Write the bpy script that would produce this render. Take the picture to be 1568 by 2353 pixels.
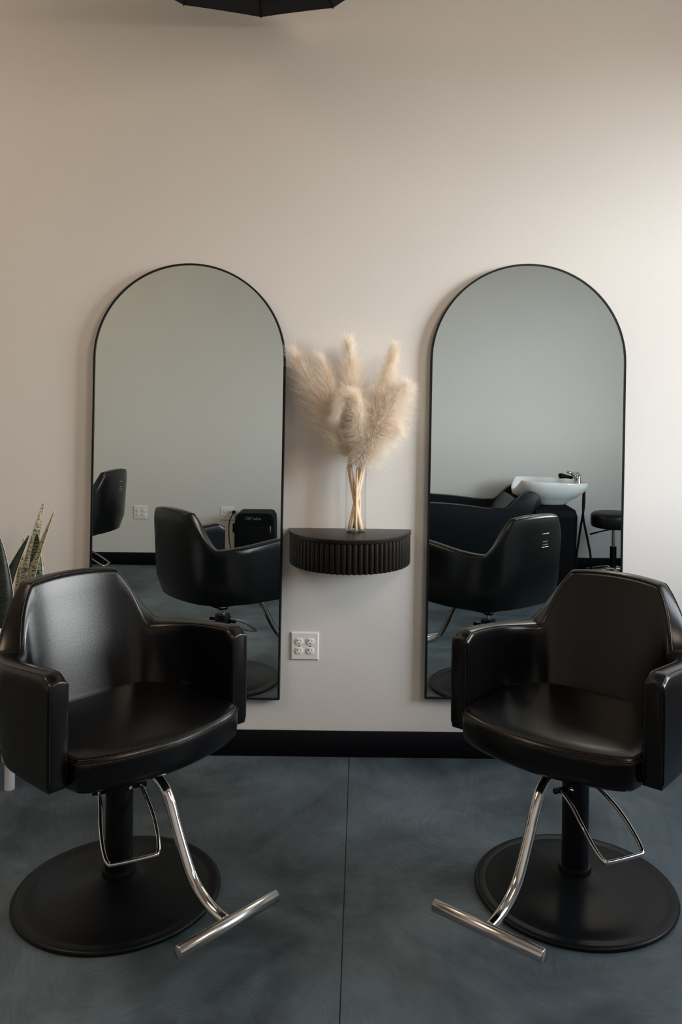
import bpy, bmesh, math, random
from mathutils import Vector, Matrix
for o in list(bpy.data.objects): bpy.data.objects.remove(o)
sc = bpy.context.scene
COL = sc.collection
PI = math.pi
SKY = 25.0; SUNP = 1.9; CEIL_FILL = 38; WALL_FILL = 18  # sky and sun strength, then power of the two added fill lights

# ------------------------------------------------------------------ camera
F = 1965.0; CH = 1.523; CD = 3.572
cd = bpy.data.cameras.new('camera'); cam = bpy.data.objects.new('camera', cd); COL.objects.link(cam)
cam.matrix_world = Matrix.Translation((0, -CD, CH)) @ Matrix.Rotation(PI/2, 4, 'X') @ Matrix.Rotation(0.012, 4, 'Z')
cd.sensor_fit = 'VERTICAL'; cd.sensor_height = 36.0; cd.sensor_width = 24.0
cd.lens = F/2353*36; cd.shift_x = -49.3/2353; cd.shift_y = -275.9/2353
cd.clip_start = 0.02
sc.camera = cam

# ------------------------------------------------------------------ world, exposure, window light
sc.view_settings.view_transform = 'Standard'; sc.view_settings.look = 'None'
sc.view_settings.exposure = 0.0; sc.view_settings.gamma = 1.0; sc.view_settings.use_curve_mapping = False
w = bpy.data.worlds.new('world'); sc.world = w; w.use_nodes = True
wn = w.node_tree; bg = wn.nodes['Background']
tcw = wn.nodes.new('ShaderNodeTexCoord'); sep = wn.nodes.new('ShaderNodeSeparateXYZ'); wr = wn.nodes.new('ShaderNodeValToRGB')
wn.links.new(tcw.outputs['Generated'], sep.inputs[0])
mr = wn.nodes.new('ShaderNodeMapRange'); mr.inputs['From Min'].default_value = -1; mr.inputs['From Max'].default_value = 1
wn.links.new(sep.outputs['Z'], mr.inputs['Value']); wn.links.new(mr.outputs[0], wr.inputs['Fac'])
e = wr.color_ramp.elements                       # ground, bright haze at the horizon, sky overhead
e[0].position = 0.47; e[0].color = (0.08, 0.08, 0.08, 1); e[1].position = 1.0; e[1].color = (0.14, 0.18, 0.24, 1)
for p_, c_ in ((0.50, (0.45, 0.42, 0.39)), (0.52, (1.0, 0.98, 0.95)), (0.62, (0.94, 0.98, 1.0)), (0.72, (0.36, 0.38, 0.42))):
    k = e.new(p_); k.color = (*c_, 1)
wn.links.new(wr.outputs['Color'], bg.inputs[0]); bg.inputs[1].default_value = SKY

def area(name, loc, target, sx, sy, power, color, spread=180):
    l = bpy.data.lights.new(name, 'AREA'); l.shape = 'RECTANGLE'; l.size = sx; l.size_y = sy
    l.energy = power; l.color = color; l.spread = math.radians(spread)
    o = bpy.data.objects.new(name, l); COL.objects.link(o); o.location = loc
    d = Vector(target)-Vector(loc); o.rotation_euler = d.to_track_quat('-Z', 'Y').to_euler()
    return o
XR = 3.2
WY0, WY1, WZ0, WZ1 = -1.95, -0.50, 1.14, 3.10     # shop window opening in the right wall
p = area('window_portal', (XR+0.10, (WY0+WY1)/2, (WZ0+WZ1)/2), (0, (WY0+WY1)/2, (WZ0+WZ1)/2), WY1-WY0, WZ1-WZ0, 1, (1, 1, 1))
p.data.cycles.is_portal = True
sun = bpy.data.lights.new('sun', 'SUN'); sun.energy = SUNP; sun.angle = math.radians(20); sun.color = (0.90, 0.96, 1.0)
so = bpy.data.objects.new('sun', sun); COL.objects.link(so)
so.rotation_euler = Vector((-2.0, 1.05, -0.50)).to_track_quat('-Z', 'Y').to_euler()
# unseen warm fill lights, added to brighten the walls and room
area('ceiling_fill', (-2.7, -1.7, 3.85), (-2.7, -1.7, 0), 1.2, 1.2, CEIL_FILL, (1.0, 0.73, 0.49))
area('wall_fill', (1.9, -2.6, 3.2), (-0.9, 0.0, 2.1), 0.9, 0.9, WALL_FILL, (1.0, 0.82, 0.64), 120)  # added fill from the right for the upper wall, no fixture modelled

# ------------------------------------------------------------------ materials
def mat(name, color=(0.5,0.5,0.5), rough=0.5, metal=0.0, bump=None, var=None, spec=0.5, coat=0.0, extra=None):
    m = bpy.data.materials.new(name); m.use_nodes = True
    nt = m.node_tree; b = nt.nodes['Principled BSDF']
    b.inputs['Base Color'].default_value = (*color, 1); b.inputs['Roughness'].default_value = rough
    b.inputs['Metallic'].default_value = metal; b.inputs['Specular IOR Level'].default_value = spec
    b.inputs['Coat Weight'].default_value = coat
    tc = nt.nodes.new('ShaderNodeTexCoord')
    if var:                                   # (scale, amount)
        n = nt.nodes.new('ShaderNodeTexNoise'); n.inputs['Scale'].default_value = var[0]; n.inputs['Detail'].default_value = 5
        nt.links.new(tc.outputs['Object'], n.inputs['Vector'])
        r = nt.nodes.new('ShaderNodeValToRGB')
        r.color_ramp.elements[0].position = 0.3; r.color_ramp.elements[1].position = 0.7
        r.color_ramp.elements[0].color = (*[c*(1-var[1]) for c in color], 1)
        r.color_ramp.elements[1].color = (*[min(1, c*(1+var[1])) for c in color], 1)
        nt.links.new(n.outputs['Fac'], r.inputs['Fac']); nt.links.new(r.outputs['Color'], b.inputs['Base Color'])
    if bump:                                  # (scale, strength, distance)
        n = nt.nodes.new('ShaderNodeTexNoise'); n.inputs['Scale'].default_value = bump[0]; n.inputs['Detail'].default_value = 4
        nt.links.new(tc.outputs['Object'], n.inputs['Vector'])
        bp = nt.nodes.new('ShaderNodeBump'); bp.inputs['Strength'].default_value = bump[1]; bp.inputs['Distance'].default_value = bump[2]
        nt.links.new(n.outputs['Fac'], bp.inputs['Height']); nt.links.new(bp.outputs['Normal'], b.inputs['Normal'])
    return m
M = {}
M['wall'] = mat('painted_wall', (0.65, 0.635, 0.615), 0.85, bump=(220, 0.12, 0.002), var=(1.2, 0.02), spec=0.25)
M['ceiling'] = mat('dark_ceiling', (0.45, 0.43, 0.41), 0.9, var=(2, 0.1))
M['leather'] = mat('black_leather', (0.002, 0.002, 0.0025), 0.27, bump=(260, 0.16, 0.0012), spec=0.40)
M['leather2'] = mat('black_leather_bed', (0.003, 0.004, 0.006), 0.40, bump=(200, 0.15, 0.001), spec=0.34)
M['thread'] = mat('seam_thread', (0.10, 0.075, 0.065), 0.6, var=(300, 0.3))
M['chrome'] = mat('chrome', (0.72, 0.70, 0.69), 0.10, 1.0, var=(8, 0.03))
M['steel'] = mat('brushed_steel', (0.62, 0.60, 0.60), 0.22, 1.0, bump=(400, 0.05, 0.0005))
M['black_metal'] = mat('black_powder_coat', (0.003, 0.0035, 0.005), 0.42, bump=(500, 0.12, 0.0006), spec=0.18)
M['base_metal'] = mat('black_base_plate', (0.003, 0.004, 0.0055), 0.38, bump=(300, 0.1, 0.0006), spec=0.2)
M['frame'] = mat('black_frame', (0.003, 0.003, 0.0035), 0.4, var=(30, 0.1), spec=0.3)
M['rubber'] = mat('black_rubber', (0.002, 0.0025, 0.004), 0.6, var=(30, 0.1), spec=0.12)
M['plastic'] = mat('white_plastic', (0.74, 0.73, 0.71), 0.35, var=(20, 0.02))
M['slot'] = mat('dark_slot', (0.01, 0.01, 0.01), 0.8, var=(20, 0.1))
M['ceramic'] = mat('white_ceramic', (0.80, 0.80, 0.79), 0.12, var=(6, 0.015), coat=0.4)
M['white_paint'] = mat('white_painted_metal', (0.72, 0.74, 0.76), 0.45, var=(10, 0.03))
M['soil'] = mat('potting_soil', (0.03, 0.02, 0.014), 0.95, bump=(60, 0.8, 0.01))
M['fabric'] = mat('black_canopy_fabric', (0.012, 0.012, 0.014), 0.75, bump=(900, 0.2, 0.0005))
M['tag'] = mat('silver_print', (0.55, 0.56, 0.56), 0.35, 0.6, var=(60, 0.1))
M['screen'] = mat('grey_print', (0.16, 0.18, 0.19), 0.5, var=(40, 0.1))
M['stalk'] = mat('dry_stalk', (0.70, 0.52, 0.36), 0.6, bump=(120, 0.3, 0.001), var=(30, 0.12))

def wood_mat():
    m = mat('dark_stained_wood', (0.018, 0.014, 0.012), 0.34, spec=0.5)
    nt = m.node_tree; b = nt.nodes['Principled BSDF']; tc = nt.nodes['Texture Coordinate']
    mp = nt.nodes.new('ShaderNodeMapping'); mp.inputs['Scale'].default_value = (3, 40, 40)
    n = nt.nodes.new('ShaderNodeTexNoise'); n.inputs['Scale'].default_value = 3; n.inputs['Detail'].default_value = 6
    r = nt.nodes.new('ShaderNodeValToRGB'); r.color_ramp.elements[0].color = (0.005, 0.004, 0.0035, 1); r.color_ramp.elements[1].color = (0.018, 0.013, 0.010, 1)
    nt.links.new(tc.outputs['Object'], mp.inputs[0]); nt.links.new(mp.outputs[0], n.inputs['Vector'])
    nt.links.new(n.outputs['Fac'], r.inputs['Fac']); nt.links.new(r.outputs['Color'], b.inputs['Base Color'])
    bp = nt.nodes.new('ShaderNodeBump'); bp.inputs['Strength'].default_value = 0.15; bp.inputs['Distance'].default_value = 0.001
    nt.links.new(n.outputs['Fac'], bp.inputs['Height']); nt.links.new(bp.outputs['Normal'], b.inputs['Normal'])
    return m
M['wood'] = wood_mat()

def mirror_mat():
    m = bpy.data.materials.new('mirror_glass'); m.use_nodes = True; nt = m.node_tree; b = nt.nodes['Principled BSDF']
    tc = nt.nodes.new('ShaderNodeTexCoord'); n = nt.nodes.new('ShaderNodeTexNoise'); n.inputs['Scale'].default_value = 2
    r = nt.nodes.new('ShaderNodeValToRGB'); r.color_ramp.elements[0].color = (0.80, 0.89, 0.89, 1); r.color_ramp.elements[1].color = (0.82, 0.91, 0.91, 1)
    nt.links.new(tc.outputs['Object'], n.inputs['Vector']); nt.links.new(n.outputs['Fac'], r.inputs['Fac']); nt.links.new(r.outputs['Color'], b.inputs['Base Color'])
    b.inputs['Metallic'].default_value = 1; b.inputs['Roughness'].default_value = 0.0
    return m
M['mirror'] = mirror_mat()

def glass_mat():                    # thin clear glass: mostly see-through, Fresnel reflections
    m = bpy.data.materials.new('clear_glass'); m.use_nodes = True; nt = m.node_tree
    nt.nodes.remove(nt.nodes['Principled BSDF']); out = nt.nodes['Material Output']
    t = nt.nodes.new('ShaderNodeBsdfTransparent'); t.inputs[0].default_value = (0.985, 0.99, 0.988, 1)
    g_ = nt.nodes.new('ShaderNodeBsdfGlossy'); g_.inputs['Roughness'].default_value = 0.02
    lf = nt.nodes.new('ShaderNodeLayerWeight'); lf.inputs['Blend'].default_value = 0.5
    lw = nt.nodes.new('ShaderNodeMath'); lw.operation = 'POWER'; lw.inputs[1].default_value = 4.0; nt.links.new(lf.outputs['Facing'], lw.inputs[0])
    mx = nt.nodes.new('ShaderNodeMixShader'); nt.links.new(lw.outputs[0], mx.inputs[0])
    nt.links.new(t.outputs[0], mx.inputs[1]); nt.links.new(g_.outputs[0], mx.inputs[2]); nt.links.new(mx.outputs[0], out.inputs['Surface'])
    return m
M['glass'] = glass_mat()

def floor_mat():
    m = bpy.data.materials.new('polished_concrete'); m.use_nodes = True; nt = m.node_tree; b = nt.nodes['Principled BSDF']
    N = nt.nodes.new; L = nt.links.new
    tc = N('ShaderNodeTexCoord')
    n1 = N('ShaderNodeTexNoise'); n1.inputs['Scale'].default_value = 1.6; n1.inputs['Detail'].default_value = 8; n1.inputs['Roughness'].default_value = 0.62; n1.inputs['Distortion'].default_value = 0.8
    L(tc.outputs['Object'], n1.inputs['Vector'])
    r1 = N('ShaderNodeValToRGB'); e = r1.color_ramp.elements; e[0].position = 0.30; e[1].position = 0.68
    e[0].color = (0.020, 0.034, 0.041, 1); e[1].color = (0.125, 0.165, 0.190, 1)
    L(n1.outputs['Fac'], r1.inputs['Fac'])
    # trowel marks: stretched fine noise bent along arcs
    wv = N('ShaderNodeTexNoise'); wv.inputs['Scale'].default_value = 0.9; wv.inputs['Detail'].default_value = 1
    L(tc.outputs['Object'], wv.inputs['Vector'])
    ro = N('ShaderNodeVectorRotate'); ro.rotation_type = 'Z_AXIS'
    ma = N('ShaderNodeMath'); ma.operation = 'MULTIPLY'; ma.inputs[1].default_value = 2.6
    L(wv.outputs['Fac'], ma.inputs[0]); L(ma.outputs[0], ro.inputs['Angle']); L(tc.outputs['Object'], ro.inputs['Vector'])
    mp = N('ShaderNodeMapping'); mp.inputs['Scale'].default_value = (9, 120, 1); L(ro.outputs[0], mp.inputs[0])
    n2 = N('ShaderNodeTexNoise'); n2.inputs['Scale'].default_value = 1.0; n2.inputs['Detail'].default_value = 3; L(mp.outputs[0], n2.inputs['Vector'])
    mx = N('ShaderNodeMix'); mx.data_type = 'RGBA'; mx.blend_type = 'OVERLAY'; mx.inputs['Factor'].default_value = 0.38
    r2 = N('ShaderNodeValToRGB'); r2.color_ramp.elements[0].position = 0.35; r2.color_ramp.elements[1].position = 0.7
    r2.color_ramp.elements[0].color = (0.36, 0.36, 0.36, 1); r2.color_ramp.elements[1].color = (0.66, 0.66, 0.66, 1)
    L(n2.outputs['Fac'], r2.inputs['Fac']); L(r1.outputs['Color'], mx.inputs['A']); L(r2.outputs['Color'], mx.inputs['B'])
    # small dark stains
    n3 = N('ShaderNodeTexNoise'); n3.inputs['Scale'].default_value = 5; n3.inputs['Detail'].default_value = 6; L(tc.outputs['Object'], n3.inputs['Vector'])
    r3 = N('ShaderNodeValToRGB'); r3.color_ramp.elements[0].position = 0.33; r3.color_ramp.elements[1].position = 0.5
    r3.color_ramp.elements[0].color = (0.62, 0.62, 0.62, 1); r3.color_ramp.elements[1].color = (1, 1, 1, 1); L(n3.outputs['Fac'], r3.inputs['Fac'])
    m2 = N('ShaderNodeMix'); m2.data_type = 'RGBA'; m2.blend_type = 'MULTIPLY'; m2.inputs['Factor'].default_value = 0.6
    L(mx.outputs['Result'], m2.inputs['A']); L(r3.outputs['Color'], m2.inputs['B']); L(m2.outputs['Result'], b.inputs['Base Color'])
    b.inputs['Roughness'].default_value = 0.5; b.inputs['Specular IOR Level'].default_value = 0.35
    bp = N('ShaderNodeBump'); bp.inputs['Strength'].default_value = 0.14; bp.inputs['Distance'].default_value = 0.0012
    L(n2.outputs['Fac'], bp.inputs['Height']); L(bp.outputs['Normal'], b.inputs['Normal'])
    return m
M['floor'] = floor_mat()

def plume_mat():
    m = bpy.data.materials.new('pampas_fluff'); m.use_nodes = True; nt = m.node_tree
    nt.nodes.remove(nt.nodes['Principled BSDF']); out = nt.nodes['Material Output']
    N = nt.nodes.new; L = nt.links.new
    tc = N('ShaderNodeTexCoord'); n = N('ShaderNodeTexNoise'); n.inputs['Scale'].default_value = 25; L(tc.outputs['Object'], n.inputs['Vector'])
    r = N('ShaderNodeValToRGB'); r.color_ramp.elements[0].position = 0.35; r.color_ramp.elements[1].position = 0.65
    r.color_ramp.elements[0].color = (0.93, 0.82, 0.69, 1); r.color_ramp.elements[1].color = (0.98, 0.95, 0.90, 1); L(n.outputs['Fac'], r.inputs['Fac'])
    d = N('ShaderNodeBsdfDiffuse'); t = N('ShaderNodeBsdfTranslucent'); mx = N('ShaderNodeMixShader'); mx.inputs[0].default_value = 0.5
    L(r.outputs['Color'], d.inputs['Color']); L(r.outputs['Color'], t.inputs['Color']); L(d.outputs[0], mx.inputs[1]); L(t.outputs[0], mx.inputs[2]); L(mx.outputs[0], out.inputs['Surface'])
    return m
M['plume'] = plume_mat()

def leaf_mat(name, light, dark, scale, thr):
    m = bpy.data.materials.new(name); m.use_nodes = True; nt = m.node_tree; b = nt.nodes['Principled BSDF']
    N = nt.nodes.new; L = nt.links.new
    tc = N('ShaderNodeTexCoord'); mp = N('ShaderNodeMapping'); mp.inputs['Scale'].default_value = (55, 55, 240); L(tc.outputs['Object'], mp.inputs[0])
    n = N('ShaderNodeTexNoise'); n.inputs['Scale'].default_value = scale; n.inputs['Detail'].default_value = 3; n.inputs['Distortion'].default_value = 1.2; L(mp.outputs[0], n.inputs['Vector'])
    r = N('ShaderNodeValToRGB'); r.color_ramp.interpolation = 'EASE'; r.color_ramp.elements[0].position = thr; r.color_ramp.elements[1].position = thr+0.09
    r.color_ramp.elements[0].color = (*dark, 1); r.color_ramp.elements[1].color = (*light, 1)
    L(n.outputs['Fac'], r.inputs['Fac']); L(r.outputs['Color'], b.inputs['Base Color']); b.inputs['Roughness'].default_value = 0.5
    return m
M['leaf_light'] = leaf_mat('snake_leaf_light', (0.46, 0.43, 0.31), (0.035, 0.05, 0.03), 1.0, 0.42)
M['leaf_mid'] = leaf_mat('snake_leaf_banded', (0.20, 0.23, 0.17), (0.010, 0.022, 0.016), 1.0, 0.50)
M['leaf_dark'] = leaf_mat('snake_leaf_dark', (0.035, 0.045, 0.030), (0.007, 0.011, 0.008), 1.0, 0.55)
M['leaf_edge'] = mat('snake_leaf_edge', (0.52, 0.47, 0.32), 0.55, var=(40, 0.15))

# ------------------------------------------------------------------ mesh helpers
def link(o, parent=None):
    COL.objects.link(o)
    if parent: o.parent = parent
    return o
def obj(name, verts, faces, material, parent=None, smooth=True, loc=None):
    me = bpy.data.meshes.new(name); me.from_pydata([tuple(v) for v in verts], [], faces); me.validate(); me.update()
    bm = bmesh.new(); bm.from_mesh(me); bmesh.ops.recalc_face_normals(bm, faces=bm.faces); bm.to_mesh(me); bm.free()
    me.materials.append(material)
    if smooth: me.polygons.foreach_set('use_smooth', [True]*len(me.polygons))
    o = bpy.data.objects.new(name, me)
    if loc: o.location = loc
    return link(o, parent)
def crease(o, ang=40):
    me = o.data; bm = bmesh.new(); bm.from_mesh(me)
    for e in bm.edges:
        if len(e.link_faces) == 2 and e.calc_face_angle(0) > math.radians(ang): e.smooth = False
    bm.to_mesh(me); bm.free(); return o
class G:
    def __init__(s): s.v = []; s.f = []
    def add(s, v, f):
        k = len(s.v); s.v += [tuple(p) for p in v]; s.f += [tuple(i+k for i in q) for q in f]
    def box(s, a, b):
        x0, y0, z0 = a; x1, y1, z1 = b
        s.add([(x0,y0,z0),(x1,y0,z0),(x1,y1,z0),(x0,y1,z0),(x0,y0,z1),(x1,y0,z1),(x1,y1,z1),(x0,y1,z1)],
              [(0,3,2,1),(4,5,6,7),(0,1,5,4),(1,2,6,5),(2,3,7,6),(3,0,4,7)])
    def rings(s, rs, closed=True, cap0=True, cap1=True):
        n = len(rs[0]); v = [p for r in rs for p in r]; f = []
        for i in range(len(rs)-1):
            for j in range(n if closed else n-1):
                f.append((i*n+j, i*n+(j+1) % n, (i+1)*n+(j+1) % n, (i+1)*n+j))
        if cap0: f.append(tuple(range(n))[::-1])
        if cap1: f.append(tuple((len(rs)-1)*n+j for j in range(n)))
        s.add(v, f)
    def tube(s, pts, r, n=10, caps=True, closed=False):
        pts = [Vector(p) for p in pts]; m = len(pts)
        rr = r if isinstance(r, (list, tuple)) else [r]*m
        t0 = (pts[1]-pts[0]).normalized(); up = Vector((0, 0, 1)) if abs(t0.z) < 0.9 else Vector((1, 0, 0))
        nn = t0.cross(up).normalized(); rs = []
        for i in range(m):
            if closed: t = (pts[(i+1) % m]-pts[i-1]).normalized()
            else: t = (pts[min(i+1, m-1)]-pts[max(i-1, 0)]).normalized()
            nn = (nn - t*nn.dot(t)).normalized(); bb = t.cross(nn)
            rs.append([pts[i]+(nn*math.cos(a)+bb*math.sin(a))*rr[i] for a in [2*PI*k/n for k in range(n)]])
        if closed: rs.append(rs[0]); caps = False
        s.rings(rs, True, caps, caps)
    def lathe(s, prof, n=48, c=(0, 0)):
        rs = [[(c[0]+r*math.cos(2*PI*k/n), c[1]+r*math.sin(2*PI*k/n), z) for k in range(n)] for r, z in prof]
        s.rings(rs, True, True, True)
    def make(s, name, m, parent=None, smooth=True, sharp=None, loc=None):
        o = obj(name, s.v, s.f, m, parent, smooth, loc)
        if sharp: crease(o, sharp)
        return o
def bevel(o, w=0.004, seg=2):
    me = o.data; bm = bmesh.new(); bm.from_mesh(me)
    bmesh.ops.bevel(bm, geom=[e for e in bm.edges if len(e.link_faces) == 2 and e.calc_face_angle(0) > 0.6], offset=w, segments=seg, profile=0.6, affect='EDGES')
    bm.to_mesh(me); bm.free()
    me.polygons.foreach_set('use_smooth', [True]*len(me.polygons)); crease(o, 50)
    return o
def catmull(P, n=8, closed=False):
    P = [Vector(p) for p in P]; out = []; m = len(P)
    for i in range(m if closed else m-1):
        if closed: a, b, c, d = P[i-1], P[i], P[(i+1) % m], P[(i+2) % m]
        else: a, b, c, d = P[max(i-1, 0)], P[i], P[i+1], P[min(i+2, m-1)]
        for k in range(n):
            t = k/n
            out.append(0.5*((2*b)+(c-a)*t+(2*a-5*b+4*c-d)*t*t+(3*b-a-3*c+d)*t**3))
    if not closed: out.append(P[-1])
    return out
def thing(name, label, cat, loc=(0,0,0), rotz=0.0, group=None):
    o = bpy.data.objects.new(name, None); COL.objects.link(o); o.location = loc; o.rotation_euler = (0, 0, rotz)
    o.empty_display_size = 0.1; o['label'] = label; o['category'] = cat
    if group: o['group'] = group
    return o
def tag(o, label, cat, group=None):
    o['label'] = label; o['category'] = cat
    if group: o['group'] = group
    return o
def structure(o): o['kind'] = 'structure'; return o
def dup(root, loc, rotz, label):
    r = root.copy(); COL.objects.link(r); r.location = loc; r.rotation_euler = (0, 0, rotz); r['label'] = label
    for ch in list(root.children):
        c = ch.copy(); COL.objects.link(c); c.parent = r
        for g in ch.children:
            d = g.copy(); COL.objects.link(d); d.parent = c
    return r

# ------------------------------------------------------------------ room shell
XL, YF, ZC = -4.6, -3.9, 3.95
T = 0.15
def wallbox(name, a, b, m='wall'):
    g = G(); g.box(a, b); return structure(g.make(name, M[m], smooth=False))
wallbox('wall_back', (XL-T, 0, 0), (XR+T, T, ZC))
wallbox('wall_front', (XL-T, YF-T, 0), (XR+T, YF, ZC))
wallbox('wall_left', (XL-T, YF, 0), (XL, 0, ZC))
g = G()
g.box((XR, YF, 0), (XR+T, 0, WZ0)); g.box((XR, YF, WZ1), (XR+T, 0, ZC))
g.box((XR, YF, WZ0), (XR+T, WY0, WZ1)); g.box((XR, WY1, WZ0), (XR+T, 0, WZ1))
structure(g.make('wall_right', M['wall'], smooth=False))
g = G(); fw = 0.05
g.box((XR+0.04, WY0, WZ0), (XR+0.10, WY0+fw, WZ1)); g.box((XR+0.04, WY1-fw, WZ0), (XR+0.10, WY1, WZ1))
g.box((XR+0.04, WY0, WZ0), (XR+0.10, WY1, WZ0+fw)); g.box((XR+0.04, WY0, WZ1-fw), (XR+0.10, WY1, WZ1))
structure(g.make('window_1', M['frame'], smooth=False))
wallbox('ceiling', (XL-T, YF-T, ZC), (XR+T, T, ZC+0.1), 'ceiling')
# floor: two slabs of concrete either side of a saw-cut joint
JX = -0.037
g = G(); g.box((XL-T, YF-T, -0.12), (XR+T, T, -0.006))
fl = structure(g.make('floor', M['floor'], smooth=False))
g = G(); g.box((XL-T, YF-T, -0.006), (JX-0.0016, T, 0)); s1 = g.make('slab', M['floor'], fl, smooth=False)
g = G(); g.box((JX+0.0016, YF-T, -0.006), (XR+T, T, 0)); s2 = g.make('slab', M['floor'], fl, smooth=False)
def base(name, pts_a, pts_b):
    g = G(); g.box(pts_a, pts_b); o = g.make(name, M['rubber'], smooth=False); bevel(o, 0.002, 1); return structure(o)
BH = 0.108
base('baseboard_back', (XL, -0.009, 0), (XR, 0, BH))
base('baseboard_front', (XL, YF, 0), (XR, YF+0.009, BH))
base('baseboard_left', (XL, YF+0.009, 0), (XL+0.009, -0.009, BH))
base('baseboard_right', (XR-0.009, YF+0.009, 0), (XR, -0.009, BH))

# ------------------------------------------------------------------ arched mirrors
def arched_mirror(cx, z0, w_, h_, label, roll=0.0):
    root = thing('arched_mirror', label, 'mirror', (cx, -0.001, z0), group='arched mirrors on the wall')
    R = w_/2
    def outline(inset):
        r = R-inset; p = [(-r, inset), (r, inset)]
        zc = h_-R
        for k in range(0, 49):
            a = PI*k/48; p.append((r*math.cos(a), zc+r*math.sin(a)))
        return p
    o1, o2 = outline(0), outline(0.008)
    g = G(); ob = outline(0.0)
    # frame: outer side wall, front lip, inner lip
    rings = [[(x, 0, z) for x, z in o1], [(x, -0.026, z) for x, z in o1], [(x, -0.030, z) for x, z in outline(0.002)],
             [(x, -0.030, z) for x, z in o2], [(x, -0.022, z) for x, z in o2]]
    g.rings(rings, True, False, False)
    f = g.make('frame', M['frame'], root, sharp=35)
    g = G(); n = len(o2)
    g.add([(x, -0.024, z) for x, z in o2], [tuple(range(n))])
    g.add([(x, -0.002, z) for x, z in o2], [tuple(range(n))[::-1]])
    g2 = G(); g2.rings([[(x, -0.024, z) for x, z in o2], [(x, -0.002, z) for x, z in o2]])
    g2.make('mirror_glass', M['mirror'], root, smooth=False)
    root.rotation_euler = (0, roll, 0)
    return root
m1 = arched_mirror(-0.728, 0.243, 0.798, 1.805, 'black framed arched mirror left of the dried grass, behind the left chair', 0.006)
m2 = arched_mirror(0.679, 0.251, 0.812, 1.812, 'black framed arched mirror right of the dried grass, showing the hair wash basin', 0.006)

# ------------------------------------------------------------------ fluted half-round wall shelf
sh = thing('wall_shelf', 'dark wooden half round floating shelf with fluted front, between the mirrors', 'shelf', (-0.044, 0, 0.816))
SR, SD = 0.2545, 0.282
def half(r, d, n=64): return [(r*math.cos(PI+PI*k/n), d*math.sin(PI+PI*k/n)) for k in range(n+1)]
g = G()
P = half(SR, SD); P2 = half(SR-0.002, SD-0.002); P3 = half(SR-0.004, SD-0.004)
g.rings([[(x, y-0.001, 0.118) for x, y in P2], [(x, y-0.001, 0.120) for x, y in P], [(x, y-0.001, 0.134) for x, y in P], [(x, y-0.001, 0.136) for x, y in P3]])
g.make('shelf_top', M['wood'], sh, sharp=50)
g = G(); P = half(SR-0.012, SD-0.012)
g.rings([[(x, y-0.001, 0.002) for x, y in P], [(x, y-0.001, 0.118) for x, y in P]])
g.make('core', M['wood'], sh, smooth=False)
NR = 37; reed_me = None
# equal arc-length stations
fine = [(( SR-0.0125)*math.cos(PI+PI*k/800), (SD-0.0125)*math.sin(PI+PI*k/800)) for k in range(801)]
acc = [0]
for a, b in zip(fine, fine[1:]): acc.append(acc[-1]+math.dist(a, b))
for i in range(NR):
    tgt = acc[-1]*(i+0.5)/NR; k = next(j for j, q in enumerate(acc) if q >= tgt); x, y = fine[k]
    if reed_me is None:
        g = G(); rr = acc[-1]/NR/2*0.97
        prof = [(rr*math.cos(2*PI*q/12), 0.0095*math.sin(2*PI*q/12)) for q in range(12)]
        g.rings([[(px*0.9, py*0.9, 0) for px, py in prof], [(px, py, 0.0015) for px, py in prof], [(px, py, 0.117) for px, py in prof]])
        o = g.make('reed', M['wood'], sh, sharp=60); reed_me = o.data
    else:
        o = bpy.data.objects.new('reed', reed_me); link(o, sh)
    tx, ty = fine[min(k+2, 800)][0]-fine[max(k-2, 0)][0], fine[min(k+2, 800)][1]-fine[max(k-2, 0)][1]
    o.location = (x, y-0.001, 0); o.rotation_euler = (0, 0, math.atan2(ty, tx))

# ------------------------------------------------------------------ glass vase and pampas stems
VX, VY, VZ = -0.022, -0.083, 0.952
g = G(); R_ = 0.0425; H_ = 0.266
g.lathe([(R_-0.003, 0), (R_, 0.002), (R_, H_-0.001), (R_-0.0007, H_), (R_-0.0014, H_-0.001), (R_-0.0014, 0.010), (0.001, 0.0085)], 48)
vase = g.make('glass_vase', M['glass'], loc=(VX, VY, VZ), sharp=60)
tag(vase, 'clear glass cylinder vase standing on the fluted shelf', 'vase')

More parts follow.
